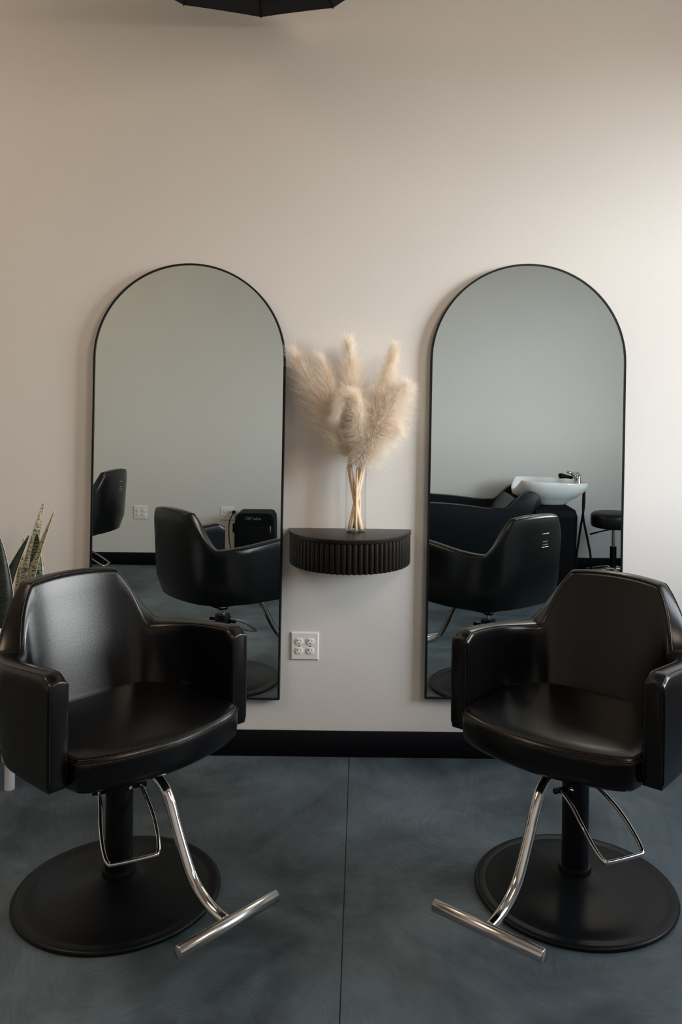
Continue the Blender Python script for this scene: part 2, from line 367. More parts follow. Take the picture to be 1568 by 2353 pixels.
rnd = random.Random(7)
def rvec():
    while True:
        v = Vector((rnd.uniform(-1,1), rnd.uniform(-1,1), rnd.uniform(-1,1)))
        if 0.05 < v.length < 1: return v.normalized()
def pampas(label, foot, rim, axis, rad, count, fl=0.075, stalk_r=0.0045, droop=0.35, dense=1.0):
    """foot, rim: stalk ends inside the vase; axis: control points of the plume's rachis"""
    root = thing('pampas_grass', label, 'dried grass', foot, group='pampas stems in the vase')
    f0 = Vector(foot)
    pl = [Vector(p)-f0 for p in axis]
    st = catmull([Vector((0,0,0)), Vector(rim)-f0, pl[0], pl[min(1, len(pl)-1)]], 6)
    g = G(); g.tube(st, [stalk_r*(1-0.45*i/len(st)) for i in range(len(st))], 8); g.make('stalk', M['stalk'], root)
    ax = catmull(pl, 24); n = len(ax)
    V = []; Fc = []
    for i in range(count):
        u = rnd.random()**1.05; k = min(int(u*(n-1)), n-2); p = ax[k].lerp(ax[k+1], rnd.random())
        t = (ax[k+1]-ax[k]).normalized()
        side = rvec(); side = (side-t*side.dot(t)).normalized()
        prof = (math.sin(PI*min(1, (u*0.90+0.10)))**0.6)*(1-0.45*u)
        q = p+side*rad*prof*0.35*rnd.random()
        L_ = fl*(0.35+1.05*rnd.random()**1.3)*(0.60+0.6*prof)
        d = (t*(0.80+1.6*u*u)+side*(0.30+0.85*rnd.random())*rad/0.055*(1-0.45*u*u)+rvec()*0.12).normalized()
        wd = 0.00036*(0.6+0.8*rnd.random()); wv = d.cross(rvec()).normalized()*wd
        jit = rvec()*0.16; m_ = 4; pts = []
        for s_ in range(m_):
            f_ = s_/(m_-1)
            pts.append(q + d*L_*f_ + Vector((0,0,-1))*droop*L_*f_*f_ + jit*L_*f_*f_)
        b = len(V)
        for s_, P_ in enumerate(pts):
            P_ = Vector((P_.x, min(P_.y, -0.006-f0.y), P_.z)); ww = wv*(1-0.75*s_/(m_-1)); V += [tuple(P_-ww), tuple(P_+ww)]
        for s_ in range(m_-1): Fc.append((b+2*s_, b+2*s_+1, b+2*s_+3, b+2*s_+2))
        # side barbs
        if rnd.random() < 0.75:
            for q2 in (1, 2):
                a = pts[q2]; a = Vector((a.x, min(a.y, -0.03-f0.y), a.z)); e_ = (d+rvec()*0.9).normalized()*L_*0.22; ww = e_.cross(rvec()).normalized()*0.0003
                b = len(V); V += [tuple(a-ww), tuple(a+ww), tuple(a+e_)]; Fc.append((b, b+1, b+2))
    me = bpy.data.meshes.new('plume'); me.from_pydata(V, [], Fc); me.update(); me.materials.append(M['plume'])
    o = bpy.data.objects.new('plume', me); link(o, root); o['kind'] = 'stuff'
    return root
def W(px, py, y=-0.085):            # a point above the shelf given as metres on the wall plane grid
    return (px, y, py)
B = VZ+0.012
# wall-plane metres: x = right of the camera's foot, z = height
pampas('broad pampas plume leaning furthest left, shadowed on its underside', (VX+0.022, VY-0.006, B), (VX-0.026, VY+0.004, 1.20),
       [(-0.050, -0.085, 1.26), (-0.10, -0.085, 1.38), (-0.17, -0.085, 1.50), (-0.262, -0.085, 1.645)], 0.058, 11500, 0.110, 0.0105, droop=0.0)
pampas('pale pampas plume standing up between the left plume and the middle', (VX+0.026, VY+0.010, B), (VX-0.018, VY+0.015, 1.20),
       [(-0.045, -0.085, 1.32), (-0.085, -0.09, 1.43), (-0.13, -0.095, 1.54), (-0.165, -0.10, 1.63)], 0.050, 5500, 0.095, 0.006, droop=0.05)
pampas('tallest pampas plume rising in the middle of the bunch', (VX-0.006, VY+0.018, B), (VX+0.010, VY+0.018, 1.20),
       [(-0.01, -0.085, 1.30), (-0.03, -0.09, 1.44), (-0.045, -0.09, 1.57), (-0.055, -0.095, 1.70)], 0.062, 10500, 0.095, 0.005, droop=0.10)
pampas('upright pampas plume at the right top with a tan shaded hollow', (VX-0.022, VY+0.002, B), (VX+0.027, VY+0.004, 1.20),
       [(0.02, -0.085, 1.31), (0.06, -0.095, 1.44), (0.095, -0.10, 1.56), (0.120, -0.105, 1.68)], 0.060, 10500, 0.090, 0.0105, droop=0.2)
pampas('pampas plume spreading furthest right with loose wisps', (VX-0.026, VY-0.012, B), (VX+0.020, VY-0.012, 1.20),
       [(0.01, -0.10, 1.28), (0.06, -0.11, 1.38), (0.12, -0.12, 1.46), (0.165, -0.12, 1.53)], 0.080, 12500, 0.10, 0.006, droop=0.30)
pampas('curled pampas plume hanging in front of the vase mouth', (VX+0.002, VY-0.022, B), (VX+0.004, VY-0.020, 1.20),
       [(-0.005, -0.115, 1.22), (-0.010, -0.145, 1.34), (-0.02, -0.17, 1.45), (-0.045, -0.185, 1.51), (-0.085, -0.185, 1.475)], 0.056, 11500, 0.075, 0.005, droop=0.5)
pampas('drooping pampas plume at the lower right of the bunch', (VX+0.018, VY+0.014, B), (VX+0.014, VY+0.012, 1.20),
       [(0.0, -0.11, 1.23), (0.03, -0.13, 1.31), (0.075, -0.14, 1.37), (0.11, -0.14, 1.39)], 0.075, 11500, 0.085, 0.005, droop=0.55)

# ------------------------------------------------------------------ duplex wall outlets
def outlet(loc, rz, label, n=2):
    root = thing('wall_outlet', label, 'outlet', loc, rz)
    w_ = 0.117 if n == 2 else 0.07; h_ = 0.116
    g = G()
    g.rings([[(x*w_/2, 0, z*h_/2) for x, z in ((-1,-1),(1,-1),(1,1),(-1,1))], [(x*w_/2, -0.003, z*h_/2) for x, z in ((-1,-1),(1,-1),(1,1),(-1,1))],
             [(x*(w_/2-0.005), -0.0065, z*(h_/2-0.005)) for x, z in ((-1,-1),(1,-1),(1,1),(-1,1))]])
    g.make('cover_plate', M['plastic'], root, smooth=False)
    for i in range(n):
        cx = (i-(n-1)/2)*0.0465
        for cz in (0.0195, -0.0195):
            pts = []
            for k in range(32):
                a = 2*PI*k/32; x, z = 0.0172*math.cos(a), 0.0172*math.sin(a)
                pts.append((cx+x, max(-0.0138, min(0.0138, z))+cz))
            g = G(); g.rings([[(x, -0.006, z) for x, z in pts], [(x, -0.0085, z) for x, z in pts], [(cx+(x-cx)*0.95, -0.0092, cz+(z-cz)*0.95) for x, z in pts]])
            f = g.make('socket_face', M['plastic'], root, sharp=40)
            g = G()
            g.box((cx-0.0078, -0.0094, cz+0.0005), (cx-0.0055, -0.0088, cz+0.0085)); g.box((cx-0.0115, -0.0094, cz+0.0035), (cx-0.0055, -0.0088, cz+0.0052))
            g.box((cx+0.0055, -0.0094, cz+0.001), (cx+0.0075, -0.0088, cz+0.008))
            g.add([(cx+0.0024*math.cos(2*PI*k/12), -0.0095, cz-0.0075+0.0024*math.sin(2*PI*k/12)) for k in range(12)], [tuple(range(12))])
            s_ = g.make('slots', M['slot'], f, smooth=False)
        g = G(); g.add([(cx+0.0028*math.cos(2*PI*k/12), -0.0075, 0.0028*math.sin(2*PI*k/12)) for k in range(12)], [tuple(range(12))])
        g.rings([[(cx+0.0028*math.cos(2*PI*k/12), yy, 0.0028*math.sin(2*PI*k/12)) for k in range(12)] for yy in (-0.006, -0.0075)], True, False, True)
        g.make('screw', M['plastic'], root, sharp=40)
    return root
outlet((-0.228, 0, 0.460), 0, 'white four socket outlet on the wall below the fluted shelf')
outlet((-1.915, YF, 0.455), PI, 'white outlet plate on the far wall, seen in the left mirror')
outlet((-1.16, YF, 0.455), PI, 'white outlet on the far wall with a black cord plugged in, beside the black cart')

# ------------------------------------------------------------------ salon chairs (local: +X sitter's side, -Y = facing, origin on the floor under the column)
ARM_F = -0.185
def chair_paths():
    half_ = [(-0.337, ARM_F), (-0.339, -0.03), (-0.330, 0.09), (-0.298, 0.185), (-0.235, 0.256), (-0.135, 0.292), (0, 0.303)]
    full = half_+[(-x, y) for x, y in half_[:-1]][::-1]
    return catmull([(x, y, 0) for x, y in full], 16)
def sm(a, b, x):
    t = max(0.0, min(1.0, (x-a)/(b-a))); return t*t*(3-2*t)
def make_chair(label, loc, rz, lever_dir, tagprint=True):
    root = thing('salon_chair', label, 'chair', loc, rz, group='black hydraulic salon chairs')
    path = chair_paths(); n = len(path)
    acc = [0]
    for a, b in zip(path, path[1:]): acc.append(acc[-1]+(b-a).length)
    tot = acc[-1]; mid = tot/2
    def ztop(s):
        d = abs(s-mid)                       # distance from the middle of the back
        top = 0.926-0.012*(d/0.17)**2
        arm = 0.738+0.032*sm(0.30, mid, d)-0.018*sm(mid-0.045, mid, d)**2
        k = sm(0.155, 0.325, d)
        lin = max(0.0, min(1.0, (d-0.165)/0.15)); k = 0.5*k+0.5*lin
        return top*(1-k)+arm*k
    def section(i):
        p = path[i]; t = (path[min(i+1, n-1)]-path[max(i-1, 0)]).normalized(); inn = Vector((-t.y, t.x, 0))
        if inn.dot(Vector((0, 0, 0))-p+Vector((0, 0.02, 0))) < 0: inn = -inn
        s = acc[i]; zt = ztop(s); d = abs(s-mid)
        th = 0.057; zb = 0.468
        back = 1-sm(0.30, 0.52, d)
        def P(o, z):
            lean = 0.028*back*max(0, (z-0.5))/0.42
            bulge = 0.006*math.sin(PI*max(0, min(1, (z-zb)/(zt-zb))))
            off = o
            if o < th/2: off = o - bulge*0.3
            tuck = 0.022*sm(0.10, 0, z-zb)*back if o < th/2 else 0
            wedge = 0.062*back*max(0, 1-(z-0.52)/0.38)*max(0, (o-th/2)/(th/2))
            q = p+inn*(off+tuck+wedge)+Vector((0, lean, 0)); return (q.x, q.y, z)
        r = 0.014; pts = []
        H_ = zt-zb
        for f_ in (0.0, 0.06, 0.25, 0.5, 0.75, 0.9): pts.append(P(0.004 if f_ == 0 else 0, zb+H_*f_*0.96))
        pts += [P(0, zt-r), P(0.002, zt-r*0.45), P(0.007, zt-0.002), P(0.014, zt+0.001)]
        pts += [P(th/2, zt+0.003), P(th-0.014, zt+0.001), P(th-0.007, zt-0.002), P(th-0.002, zt-r*0.45), P(th, zt-r)]
        for f_ in (0.9, 0.75, 0.5, 0.25, 0.06, 0.0): pts.append(P(th, zb+H_*f_*0.96))
        return pts
    secs = [section(i) for i in range(n)]
    def cap(sec, dy, k):
        cx = sum(p[0] for p in sec)/len(sec); cz = sum(p[2] for p in sec)/len(sec)
        return [(cx+(p[0]-cx)*(1-k*0.006/0.033), p[1]+dy, cz+(p[2]-cz)*(1-k*0.006/0.15)) for p in sec]
    iL = next(i for i in range(n) if mid-acc[i] < 0.345); iR = n-1-iL
    g = G(); g.rings([cap(secs[0], -0.004, 1), cap(secs[0], -0.003, 0.3)]+secs[:iL+1], True, True, True); a1 = g.make('armrest', M['leather'], root, sharp=48)
    g = G(); g.rings(secs[iL:iR+1], True, True, True); bk = g.make('backrest', M['leather'], root, sharp=60)
    g = G(); g.rings(secs[iR:]+[cap(secs[-1], -0.003, 0.3), cap(secs[-1], -0.004, 1)], True, True, True); a2 = g.make('armrest', M['leather'], root, sharp=48)
    # piping seams along the rim and around the arm fronts
    for part, lo, hi in ((a1, 0, iL), (bk, iL, iR), (a2, iR, n-1)):
        g = G()
        for idx in (8, 12):
            ln = [Vector(secs[i][idx])+Vector((0, 0, 0.0006)) for i in range(lo, hi+1)]
            if part is a1: ln = [Vector(q) for q in [secs[0][j] for j in (range(1, 8) if idx == 8 else range(19, 12, -1))]]+ln
            if part is a2: ln = ln+[Vector(q) for q in [secs[-1][j] for j in (range(7, 0, -1) if idx == 8 else range(13, 20))]]
            g.tube(ln, 0.0016, 5)
        g.make('piping', M['leather'], part)
    for e_, part in ((0, a1), (n-1, a2)):
        g = G(); sec = cap(secs[e_], -0.0042, 0.9)
        ln = [Vector(p) for p in sec[1:20]]
        for a, b in zip(ln, ln[1:]):
            L_ = (b-a).length; m_ = max(1, int(L_/0.007))
            for q in range(m_):
                p0 = a.lerp(b, q/m_); p1 = a.lerp(b, (q+0.6)/m_); g.tube([p0, p1], 0.00045, 4, True)
        st = g.make('stitching', M['thread'], part); st['kind'] = 'stuff'
    # seat cushion
    out = [(-0.255, 0.205), (-0.277, 0.05), (-0.279, -0.12), (-0.277, -0.195), (-0.255, -0.238), (-0.15, -0.280), (0, -0.300)]
    full = out+[(-x, y) for x, y in out[:-1]][::-1]
    ol = [(p.x, p.y) for p in catmull([(x, y, 0) for x, y in full], 7)]
    def ring(k, z, dome=0.0):
        r = []
        for x, y in ol:
            r.append((x*(1-k/0.29), -0.02+(y+0.02)*(1-k/0.24), z+0.018+dome*(1-(x/0.29)**2)*0.0))
        return r
    g = G(); g.rings([ring(0.05, 0.432), ring(0.012, 0.436), ring(0.002, 0.448), ring(0, 0.470), ring(-0.001, 0.500), ring(0.000, 0.518), ring(0.004, 0.527), ring(0.012, 0.532), ring(0.05, 0.536), ring(0.12, 0.540), ring(0.20, 0.542)])
    seat = g.make('seat', M['leather'], root)
    g = G(); r0 = ring(-0.001, 0.5215); ln = [Vector(p) for p in r0[14:-14]]
    g.tube(ln, 0.0019, 6); g.make('piping', M['leather'], seat)
    g = G()
    for zz, kk in ((0.5165, -0.0008), (0.5275, 0.005)):
        ln = [Vector(p) for p in ring(kk, zz)[14:-14]]
        for a, b in zip(ln, ln[1:]):
            m_ = max(1, int((b-a).length/0.006))
            for q in range(m_): g.tube([a.lerp(b, q/m_), a.lerp(b, (q+0.6)/m_)], 0.0007, 4)
    st = g.make('stitching', M['thread'], seat); st['kind'] = 'stuff'
    # seat pan, bracket and piston
    g = G(); g.box((-0.13, -0.13, 0.418), (0.13, 0.12, 0.462)); o = g.make('seat_plate', M['black_metal'], root, smooth=False); bevel(o, 0.006)
    g = G(); g.lathe([(0.055, 0.418), (0.055, 0.390), (0.030, 0.372), (0.013, 0.37), (0.013, 0.33)][::-1], 32); g.make('piston', M['chrome'], root, sharp=40)
    # hydraulic column
    g = G(); g.lathe([(0.0405, 0.05), (0.0405, 0.338), (0.038, 0.345), (0.018, 0.347)], 40); cl = g.make('column', M['black_metal'], root, sharp=40)
    g = G(); g.lathe([(0.0405, 0.058), (0.050, 0.060), (0.0505, 0.072), (0.048, 0.078), (0.0405, 0.079)], 40); g.make('collar', M['black_metal'], cl, sharp=50)
    g = G(); g.tube([(0.008, -0.040, 0.325), (0.008, -0.046, 0.325)], 0.006, 10); g.make('bolt', M['chrome'], cl, sharp=40)
    # round base plate with raised rim and dome
    g = G(); R0 = 0.305
    g.lathe([(R0-0.006, 0.0005), (R0, 0.003), (R0+0.001, 0.008), (R0-0.003, 0.013), (R0-0.014, 0.0145), (R0-0.030, 0.0125), (R0-0.036, 0.0125), (R0-0.048, 0.0175),
             (0.225, 0.0235), (0.19, 0.028), (0.15, 0.034), (0.11, 0.0405), (0.08, 0.048), (0.062, 0.055), (0.052, 0.061), (0.02, 0.062)], 96)
    g.make('base_plate', M['base_metal'], root)
    # footrest: chrome tube and T bar
    tp = [(0.06, 0.420), (0.12, 0.415), (0.175, 0.408), (0.222, 0.388), (0.256, 0.350), (0.288, 0.290), (0.335, 0.212), (0.372, 0.168), (0.42, 0.140), (0.465, 0.126), (0.508, 0.121)]
    g = G(); g.tube(catmull([(0, -a, z) for a, z in tp], 5), 0.0155, 16); ft = g.make('footrest_tube', M['chrome'], root)
    g = G(); g.tube([(-0.166, -0.518, 0.122), (-0.164, -0.518, 0.122), (0.164, -0.518, 0.122), (0.166, -0.518, 0.122)], [0.0155, 0.0175, 0.0175, 0.0155], 24); g.make('footrest_bar', M['steel'], root, sharp=60)
    # pump lever: loop with pivots, its own heading (world) -> local
    lv = bpy.data.objects.new('pump_lever', None); link(lv, root)
    lv.rotation_euler = (0, 0, lever_dir-rz)
    g = G(); hw = 0.075
    prof = [(0.012, 0.315), (0.05, 0.312), (0.10, 0.292), (0.15, 0.262), (0.19, 0.236)]
    left = [(-0.062, -0.004, 0.312), (-0.064, -0.03, 0.312), (-0.068, -0.075, 0.298), (-hw, -0.125, 0.272), (-hw-0.002, -0.17, 0.243), (-hw, -0.20, 0.223)]
    cor = [(-hw+0.006, -0.219, 0.211), (-hw+0.022, -0.225, 0.207)]
    pts = catmull(left+cor+[(-x, y, z) for x, y, z in cor[::-1]]+[(-x, y, z) for x, y, z in left[::-1]], 5)
    g.tube(pts, 0.0062, 10); me_lv = g
    lo = g.make('pump_lever', M['chrome'], root); lo.rotation_euler = (0, 0, lever_dir-rz)
    bpy.data.objects.remove(lv)
    g = G(); g.tube([(-0.080, 0, 0.314), (0.080, 0, 0.314)], 0.0085, 6); pv = g.make('lever_pivot', M['black_metal'], lo, sharp=30)
    # printed tag on the outer back
    zc = 0.80
    g = G()
    def onback(x, z, e=0.0012):
        best = min(range(n), key=lambda i: abs(path[i].x-x)+(0 if path[i].y > 0.1 else 9)); p = path[best]
        # interpolate outline y
        for i in range(n-1):
            if path[i].y > 0.1 and (path[i].x-x)*(path[i+1].x-x) <= 0:
                t = (x-path[i].x)/((path[i+1].x-path[i].x) or 1); p = path[i].lerp(path[i+1], t)
        lean = 0.028*(z-0.5)/0.42; return Vector((x, p.y+lean+e+0.0018*math.sin(PI*(z-0.44)/0.48), z))
    cxp = 0.05
    if not tagprint: return root
    for zz in (0.832, 0.765):
        g = G(); ln = [onback(cxp-0.028+0.056*i/8, zz) for i in range(9)]; g.tube(ln, 0.0016, 5); g.make('tag_bar', M['tag'], bk)
    for zz, sc_, hw_ in ((0.792, 0.005, 0.020), (0.777, 0.003, 0.022)):
        g = G(); ln = []
        for i in range(34):
            x = cxp-hw_+2*hw_*i/33
            ln.append(onback(x, zz+sc_*math.sin(i*1.9)*(0.5+0.5*math.sin(i*0.7)), 0.001))
        g.tube(ln, 0.0007, 4); g.make('tag_script', M['tag'], bk)
    return root
aL = math.atan2(-0.66, 0.75)+PI/2         # turn so that -Y faces (0.75,-0.66)
aR = math.atan2(-0.772, -0.636)+PI/2
make_chair('black leather salon chair at the left, bright sheen on its backrest, before the snake plant', (-0.722, -0.980, 0), aL, math.atan2(-0.9, 0.435)+PI/2, False)
make_chair('black leather salon chair at the right, turned left, in front of the right mirror', (0.672, -0.937, 0), aR, math.atan2(-0.918, 0.397)+PI/2)
make_chair('black salon chair by the far wall, seen only in the left mirror', (-2.125, -2.88, 0), math.atan2(-0.18, -1.0)+PI/2, math.atan2(0.0, 1)+PI/2)

# ------------------------------------------------------------------ snake plant in a white footed planter
PX, PY = -1.45, -0.235
pl = thing('snake_plant', 'potted snake plant with pale banded leaves behind the left chair', 'plant', (PX, PY, 0.60))
def leaf(base_, tip, mid_off, width, m, twist=0.0, edge=True):
    b, t = Vector(base_), Vector(tip); mid_ = (b+t)/2+Vector(mid_off)
    ax = catmull([b, mid_, t], 12); n = len(ax); V = []; F_ = []; E1 = []; E2 = []
    for i, p in enumerate(ax):
        u = i/(n-1); w_ = width*(0.72+0.28*math.sin(PI*min(0.5, u*0.9)))*min(1.0, (1-u)/0.5)**0.8+0.0005
        tg = (ax[min(i+1, n-1)]-ax[max(i-1, 0)]).normalized()
        a = twist*(0.5+u); sd = Vector((math.cos(a), math.sin(a), 0)); sd = (sd-tg*sd.dot(tg)).normalized(); nr = tg.cross(sd)
        for k in (-1, -0.5, 0, 0.5, 1):
            V.append(tuple(p+sd*w_*k-nr*0.22*w_*(1-k*k)))
        for k in (-1, -0.5, 0, 0.5, 1):
            V.append(tuple(p+sd*w_*k*0.96-nr*(0.22*w_*(1-k*k)-0.0022)))
        E1.append(p+sd*w_*1.0); E2.append(p-sd*w_*1.0)
    for i in range(n-1):
        for k in range(4):
            F_.append((i*10+k, i*10+k+1, i*10+11+k, i*10+10+k)); F_.append((i*10+5+k, i*10+15+k, i*10+16+k, i*10+6+k))
        F_.append((i*10, i*10+10, i*10+15, i*10+5)); F_.append((i*10+4, i*10+9, i*10+19, i*10+14))
    o = obj('leaf', V, F_, m, pl)
    if edge:
        g = G(); g.tube(E1, 0.0016, 4); g.tube(E2, 0.0016, 4); g.make('leaf_margin', M['leaf_edge'], o)
    return o
# positions are relative to the planter rim centre
def PT(px, py, d):                       # metre offsets for leaf ends, worked out from depth d in front of the lens
    xp = px+0.012*(py-1176); yp = py-0.012*(px-784)
    return Vector(((xp-830)*d/F-PX, d-CD-PY, CH-(yp-900)*d/F-0.60))
leaf(PT(40, 1480, 3.40), PT(100, 1153, 3.42), (-0.012, 0, 0), 0.025, M['leaf_light'], 0.3)
leaf(PT(52, 1480, 3.34), PT(126, 1172, 3.38), (-0.026, 0, 0.012), 0.022, M['leaf_light'], -0.6)
leaf(PT(70, 1500, 3.38), PT(85, 1222, 3.38), (0.002, 0, 0), 0.036, M['leaf_mid'], 0.1)
leaf(PT(88, 1480, 3.42), PT(100, 1278, 3.42), (-0.002, 0, 0), 0.012, M['leaf_light'], 0.9)
leaf(PT(-10, 1480, 3.30), PT(68, 1226, 3.34), (-0.022, 0, 0.02), 0.022, M['leaf_dark'], 0.5)
leaf(PT(-20, 1500, 3.28), PT(-8, 1222, 3.28), (0.014, 0, 0), 0.060, M['leaf_dark'], 0.0)
leaf(PT(-60, 1500, 3.40), PT(-70, 1160, 3.42), (-0.01, 0, 0), 0.030, M['leaf_mid'], 0.3)
leaf(PT(30, 1480, 3.44), PT(54, 1234, 3.46), (0.0, 0, 0), 0.014, M['leaf_light'], 0.2)
g = G(); g.lathe([(0.001, -0.03), (0.165, -0.03), (0.165, -0.026), (0.001, -0.02)], 32); g.make('soil', M['soil'], pl)
pt = thing('planter', 'white round planter on cylindrical white legs, behind the left chair', 'planter', (PX, PY, 0))
g = G(); g.lathe([(0.16, 0.26), (0.175, 0.27), (0.19, 0.62), (0.188, 0.625), (0.178, 0.62), (0.174, 0.56), (0.01, 0.55)], 48); g.make('pot', M['white_paint'], pt, sharp=40)
for k in range(3):
    a = math.radians(-35+120*k); g = G(); x, y = 0.155*math.cos(a), 0.155*math.sin(a)
    g.tube([(x, y, 0.0), (x, y, 0.275)], 0.0185, 20); g.make('leg', M['white_paint'], pt, sharp=50)

# ------------------------------------------------------------------ black ribbed canopy above
cv = thing('umbrella', 'black ribbed fabric umbrella hanging over the left half, cut by the top edge', 'umbrella', (-0.42, -0.612, 3.035))
RU = 0.50; NS = 10; A0 = math.radians(91)
rim = [Vector((RU*math.cos(A0+2*PI*k/NS), RU*math.sin(A0+2*PI*k/NS), 0)) for k in range(NS)]
apex = Vector((0, 0, 0.20))
V = []; F_ = []; ns = 10; cols = NS*6
def canopy_pt(a, r_):               # faceted umbrella with slightly scalloped hem
    k = a/(2*PI)*NS; i = int(k) % NS; f_ = k-int(k)
    e = rim[i].lerp(rim[(i+1) % NS], f_); e = e*(1-0.008*4*f_*(1-f_))
    z = apex.z*(1-r_**2.0); return Vector((e.x*r_, e.y*r_, z))
for j in range(ns+1):
    for c in range(cols): V.append(canopy_pt(2*PI*c/cols+1e-6, max(0.02, j/ns)))
for j in range(ns):
    for c in range(cols): F_.append((j*cols+c, j*cols+(c+1) % cols, (j+1)*cols+(c+1) % cols, (j+1)*cols+c))
can = obj('canopy', V, F_, M['fabric'], cv, smooth=True); crease(can, 8)
sol = can.modifiers.new('thickness', 'SOLIDIFY'); sol.thickness = 0.0015
for k in range(NS):
    g = G(); g.tube([canopy_pt(2*PI*k/NS+1e-6, t/10)+Vector((0, 0, -0.004)) for t in range(1, 11)], 0.0022, 6); g.make('rib', M['black_metal'], cv)
g = G(); g.tube([(0, 0, -0.02), (0, 0, 0.914)], 0.008, 10); g.make('pole', M['black_metal'], cv)
g = G(); g.lathe([(0.01, -0.01), (0.02, 0.0), (0.02, 0.03), (0.01, 0.04)], 16); g.make('hub', M['black_metal'], cv)
cv.rotation_euler = (0, 0, 0)

# ------------------------------------------------------------------ things along the far wall, seen in the mirrors
# black cart / heater
HX = -0.885
ht = thing('black_cart', 'black rounded cart standing against the far wall, seen in the left mirror', 'cart', (HX, YF+0.20, 0))
g = G(); pr = []
w2, zt = 0.165, 0.505
sec = [(-w2, 0.07), (-w2, 0.42), (-w2+0.006, 0.47), (-w2+0.028, 0.500), (-w2+0.05, zt), (w2-0.05, zt), (w2-0.028, 0.500), (w2-0.006, 0.47), (w2, 0.42), (w2, 0.07)]
g.rings([[(x, -0.13, z) for x, z in sec], [(x, 0.12, z) for x, z in sec], [(x*0.97, 0.13, 0.07+(z-0.07)*0.985) for x, z in sec]]); g.make('body', M['rubber'], ht, sharp=30)
for x in (-0.13, 0.13):
    for y in (-0.09, 0.09):
        g = G(); g.tube([(x-0.01, y, 0.03), (x+0.01, y, 0.03)], 0.03, 16); g.make('caster', M['rubber'], ht, sharp=50)
g = G(); g.tube([(-w2, 0.02, 0.40), (-w2-0.022, 0.02, 0.40), (-w2-0.022, 0.02, 0.33), (-w2, 0.02, 0.33)], 0.009, 8); g.make('handle', M['rubber'], ht)
g = G(); g.tube([(w2-0.03, 0.131, 0.40), (w2-0.03, 0.131, 0.345)], 0.006, 8); g.make('latch', M['screen'], ht)
g = G(); g.box((-0.155, 0.118, 0.10), (0.155, 0.1345, 0.40)); dp = g.make('drawer_front', M['rubber'], ht, smooth=False); bevel(dp, 0.006)
tx = bpy.data.curves.new('lettering', 'FONT'); tx.body = 'oyko VEC'; tx.size = 0.032; tx.extrude = 0.0006; tx.align_x = 'CENTER'; tx.offset = 0.0004
tmp = bpy.data.objects.new('lettering', tx); COL.objects.link(tmp)
dg = bpy.context.evaluated_depsgraph_get(); me = bpy.data.meshes.new_from_object(tmp.evaluated_get(dg)); bpy.data.objects.remove(tmp)
me.materials.clear(); me.materials.append(M['screen'])
lt = bpy.data.objects.new('lettering', me); link(lt, ht); lt.location = (-0.01, 0.1335, 0.452); lt.rotation_euler = (PI/2, 0, PI)

# plug and cord
cdp = thing('power_cord', 'black power cord hanging from the far wall outlet beside the black cart', 'cord', (-1.10, YF+0.03, 0.47))
g = G(); g.tube([(0, -0.018, 0), (0, 0.004, 0.002), (-0.004, 0.022, -0.004)], [0.014, 0.015, 0.008], 12); g.make('plug', M['rubber'], cdp)
g = G(); g.tube(catmull([(-0.004, 0.02, -0.004), (-0.012, 0.03, -0.03), (-0.03, 0.03, -0.07), (-0.036, 0.03, -0.13), (-0.03, 0.03, -0.25), (0.0, 0.04, -0.40), (-0.04, 0.05, -0.462), (-0.08, 0.06, -0.464)], 6), 0.004, 8); g.make('cable', M['rubber'], cdp)

# hair wash unit: bench with swept arms, pedestal
UY = YF+0.42
wu = thing('wash_unit', 'black leather hair wash bench with swept arms, reflected in the right mirror', 'wash chair', (0, UY, 0))
def side(y0, y1, name='armrest'):
    top = [(0.30, 0.640), (0.50, 0.662), (0.66, 0.658), (0.82, 0.644), (0.98, 0.622), (1.08, 0.610), (1.14, 0.618), (1.19, 0.655), (1.24, 0.715), (1.29, 0.752), (1.34, 0.758), (1.385, 0.735), (1.405, 0.690), (1.395, 0.640), (1.35, 0.600), (1.33, 0.54)]
    bot = [(1.33, 0.12), (0.36, 0.12), (0.30, 0.16)]
    t_ = [(p.x, p.z) for p in catmull([(x, 0, z) for x, z in top], 6)]+bot
    cx = sum(a for a, b in t_)/len(t_); cz = sum(b for a, b in t_)/len(t_)
    def rg(y, k): return [(x+(cx-x)/max(1e-3, math.dist((x, z), (cx, cz)))*k, y, z+(cz-z)/max(1e-3, math.dist((x, z), (cx, cz)))*k) for x, z in t_]
    s_ = 1 if y1 > y0 else -1
    g = G(); g.rings([rg(y0, 0.012), rg(y0+s_*0.004, 0.004), rg(y0+s_*0.012, 0), rg(y1-s_*0.012, 0), rg(y1-s_*0.004, 0.004), rg(y1, 0.012)])
    return g.make(name, M['leather2'], wu, sharp=55)
side(0.335, 0.265); side(-0.335, -0.265)
g = G(); g.rings([[(x, y, z) for x, z in [(0.10, 0.30), (0.12, 0.40), (0.20, 0.435), (0.70, 0.43), (0.90, 0.44), (0.93, 0.36), (0.90, 0.30)]] for y in (-0.26, -0.25, 0.25, 0.26)])
o = g.make('seat', M['leather2'], wu, smooth=False); bevel(o, 0.012)
g = G(); g.rings([[(x, y, z) for x, z in [(0.94, 0.42), (1.07, 0.55), (1.21, 0.695), (1.26, 0.68), (1.15, 0.50), (1.03, 0.36)]] for y in (-0.255, -0.245, 0.245, 0.255)])
o = g.make('backrest', M['leather2'], wu, smooth=False); bevel(o, 0.012)
g = G(); g.box((0.40, -0.24, 0.0), (1.30, 0.24, 0.10)); o = g.make('plinth', M['rubber'], wu, smooth=False); bevel(o, 0.01)
g = G(); g.box((0.36, -0.262, 0.10), (1.36, 0.262, 0.30)); o = g.make('frame', M['rubber'], wu, smooth=False); bevel(o, 0.01)
g = G()
rs = []
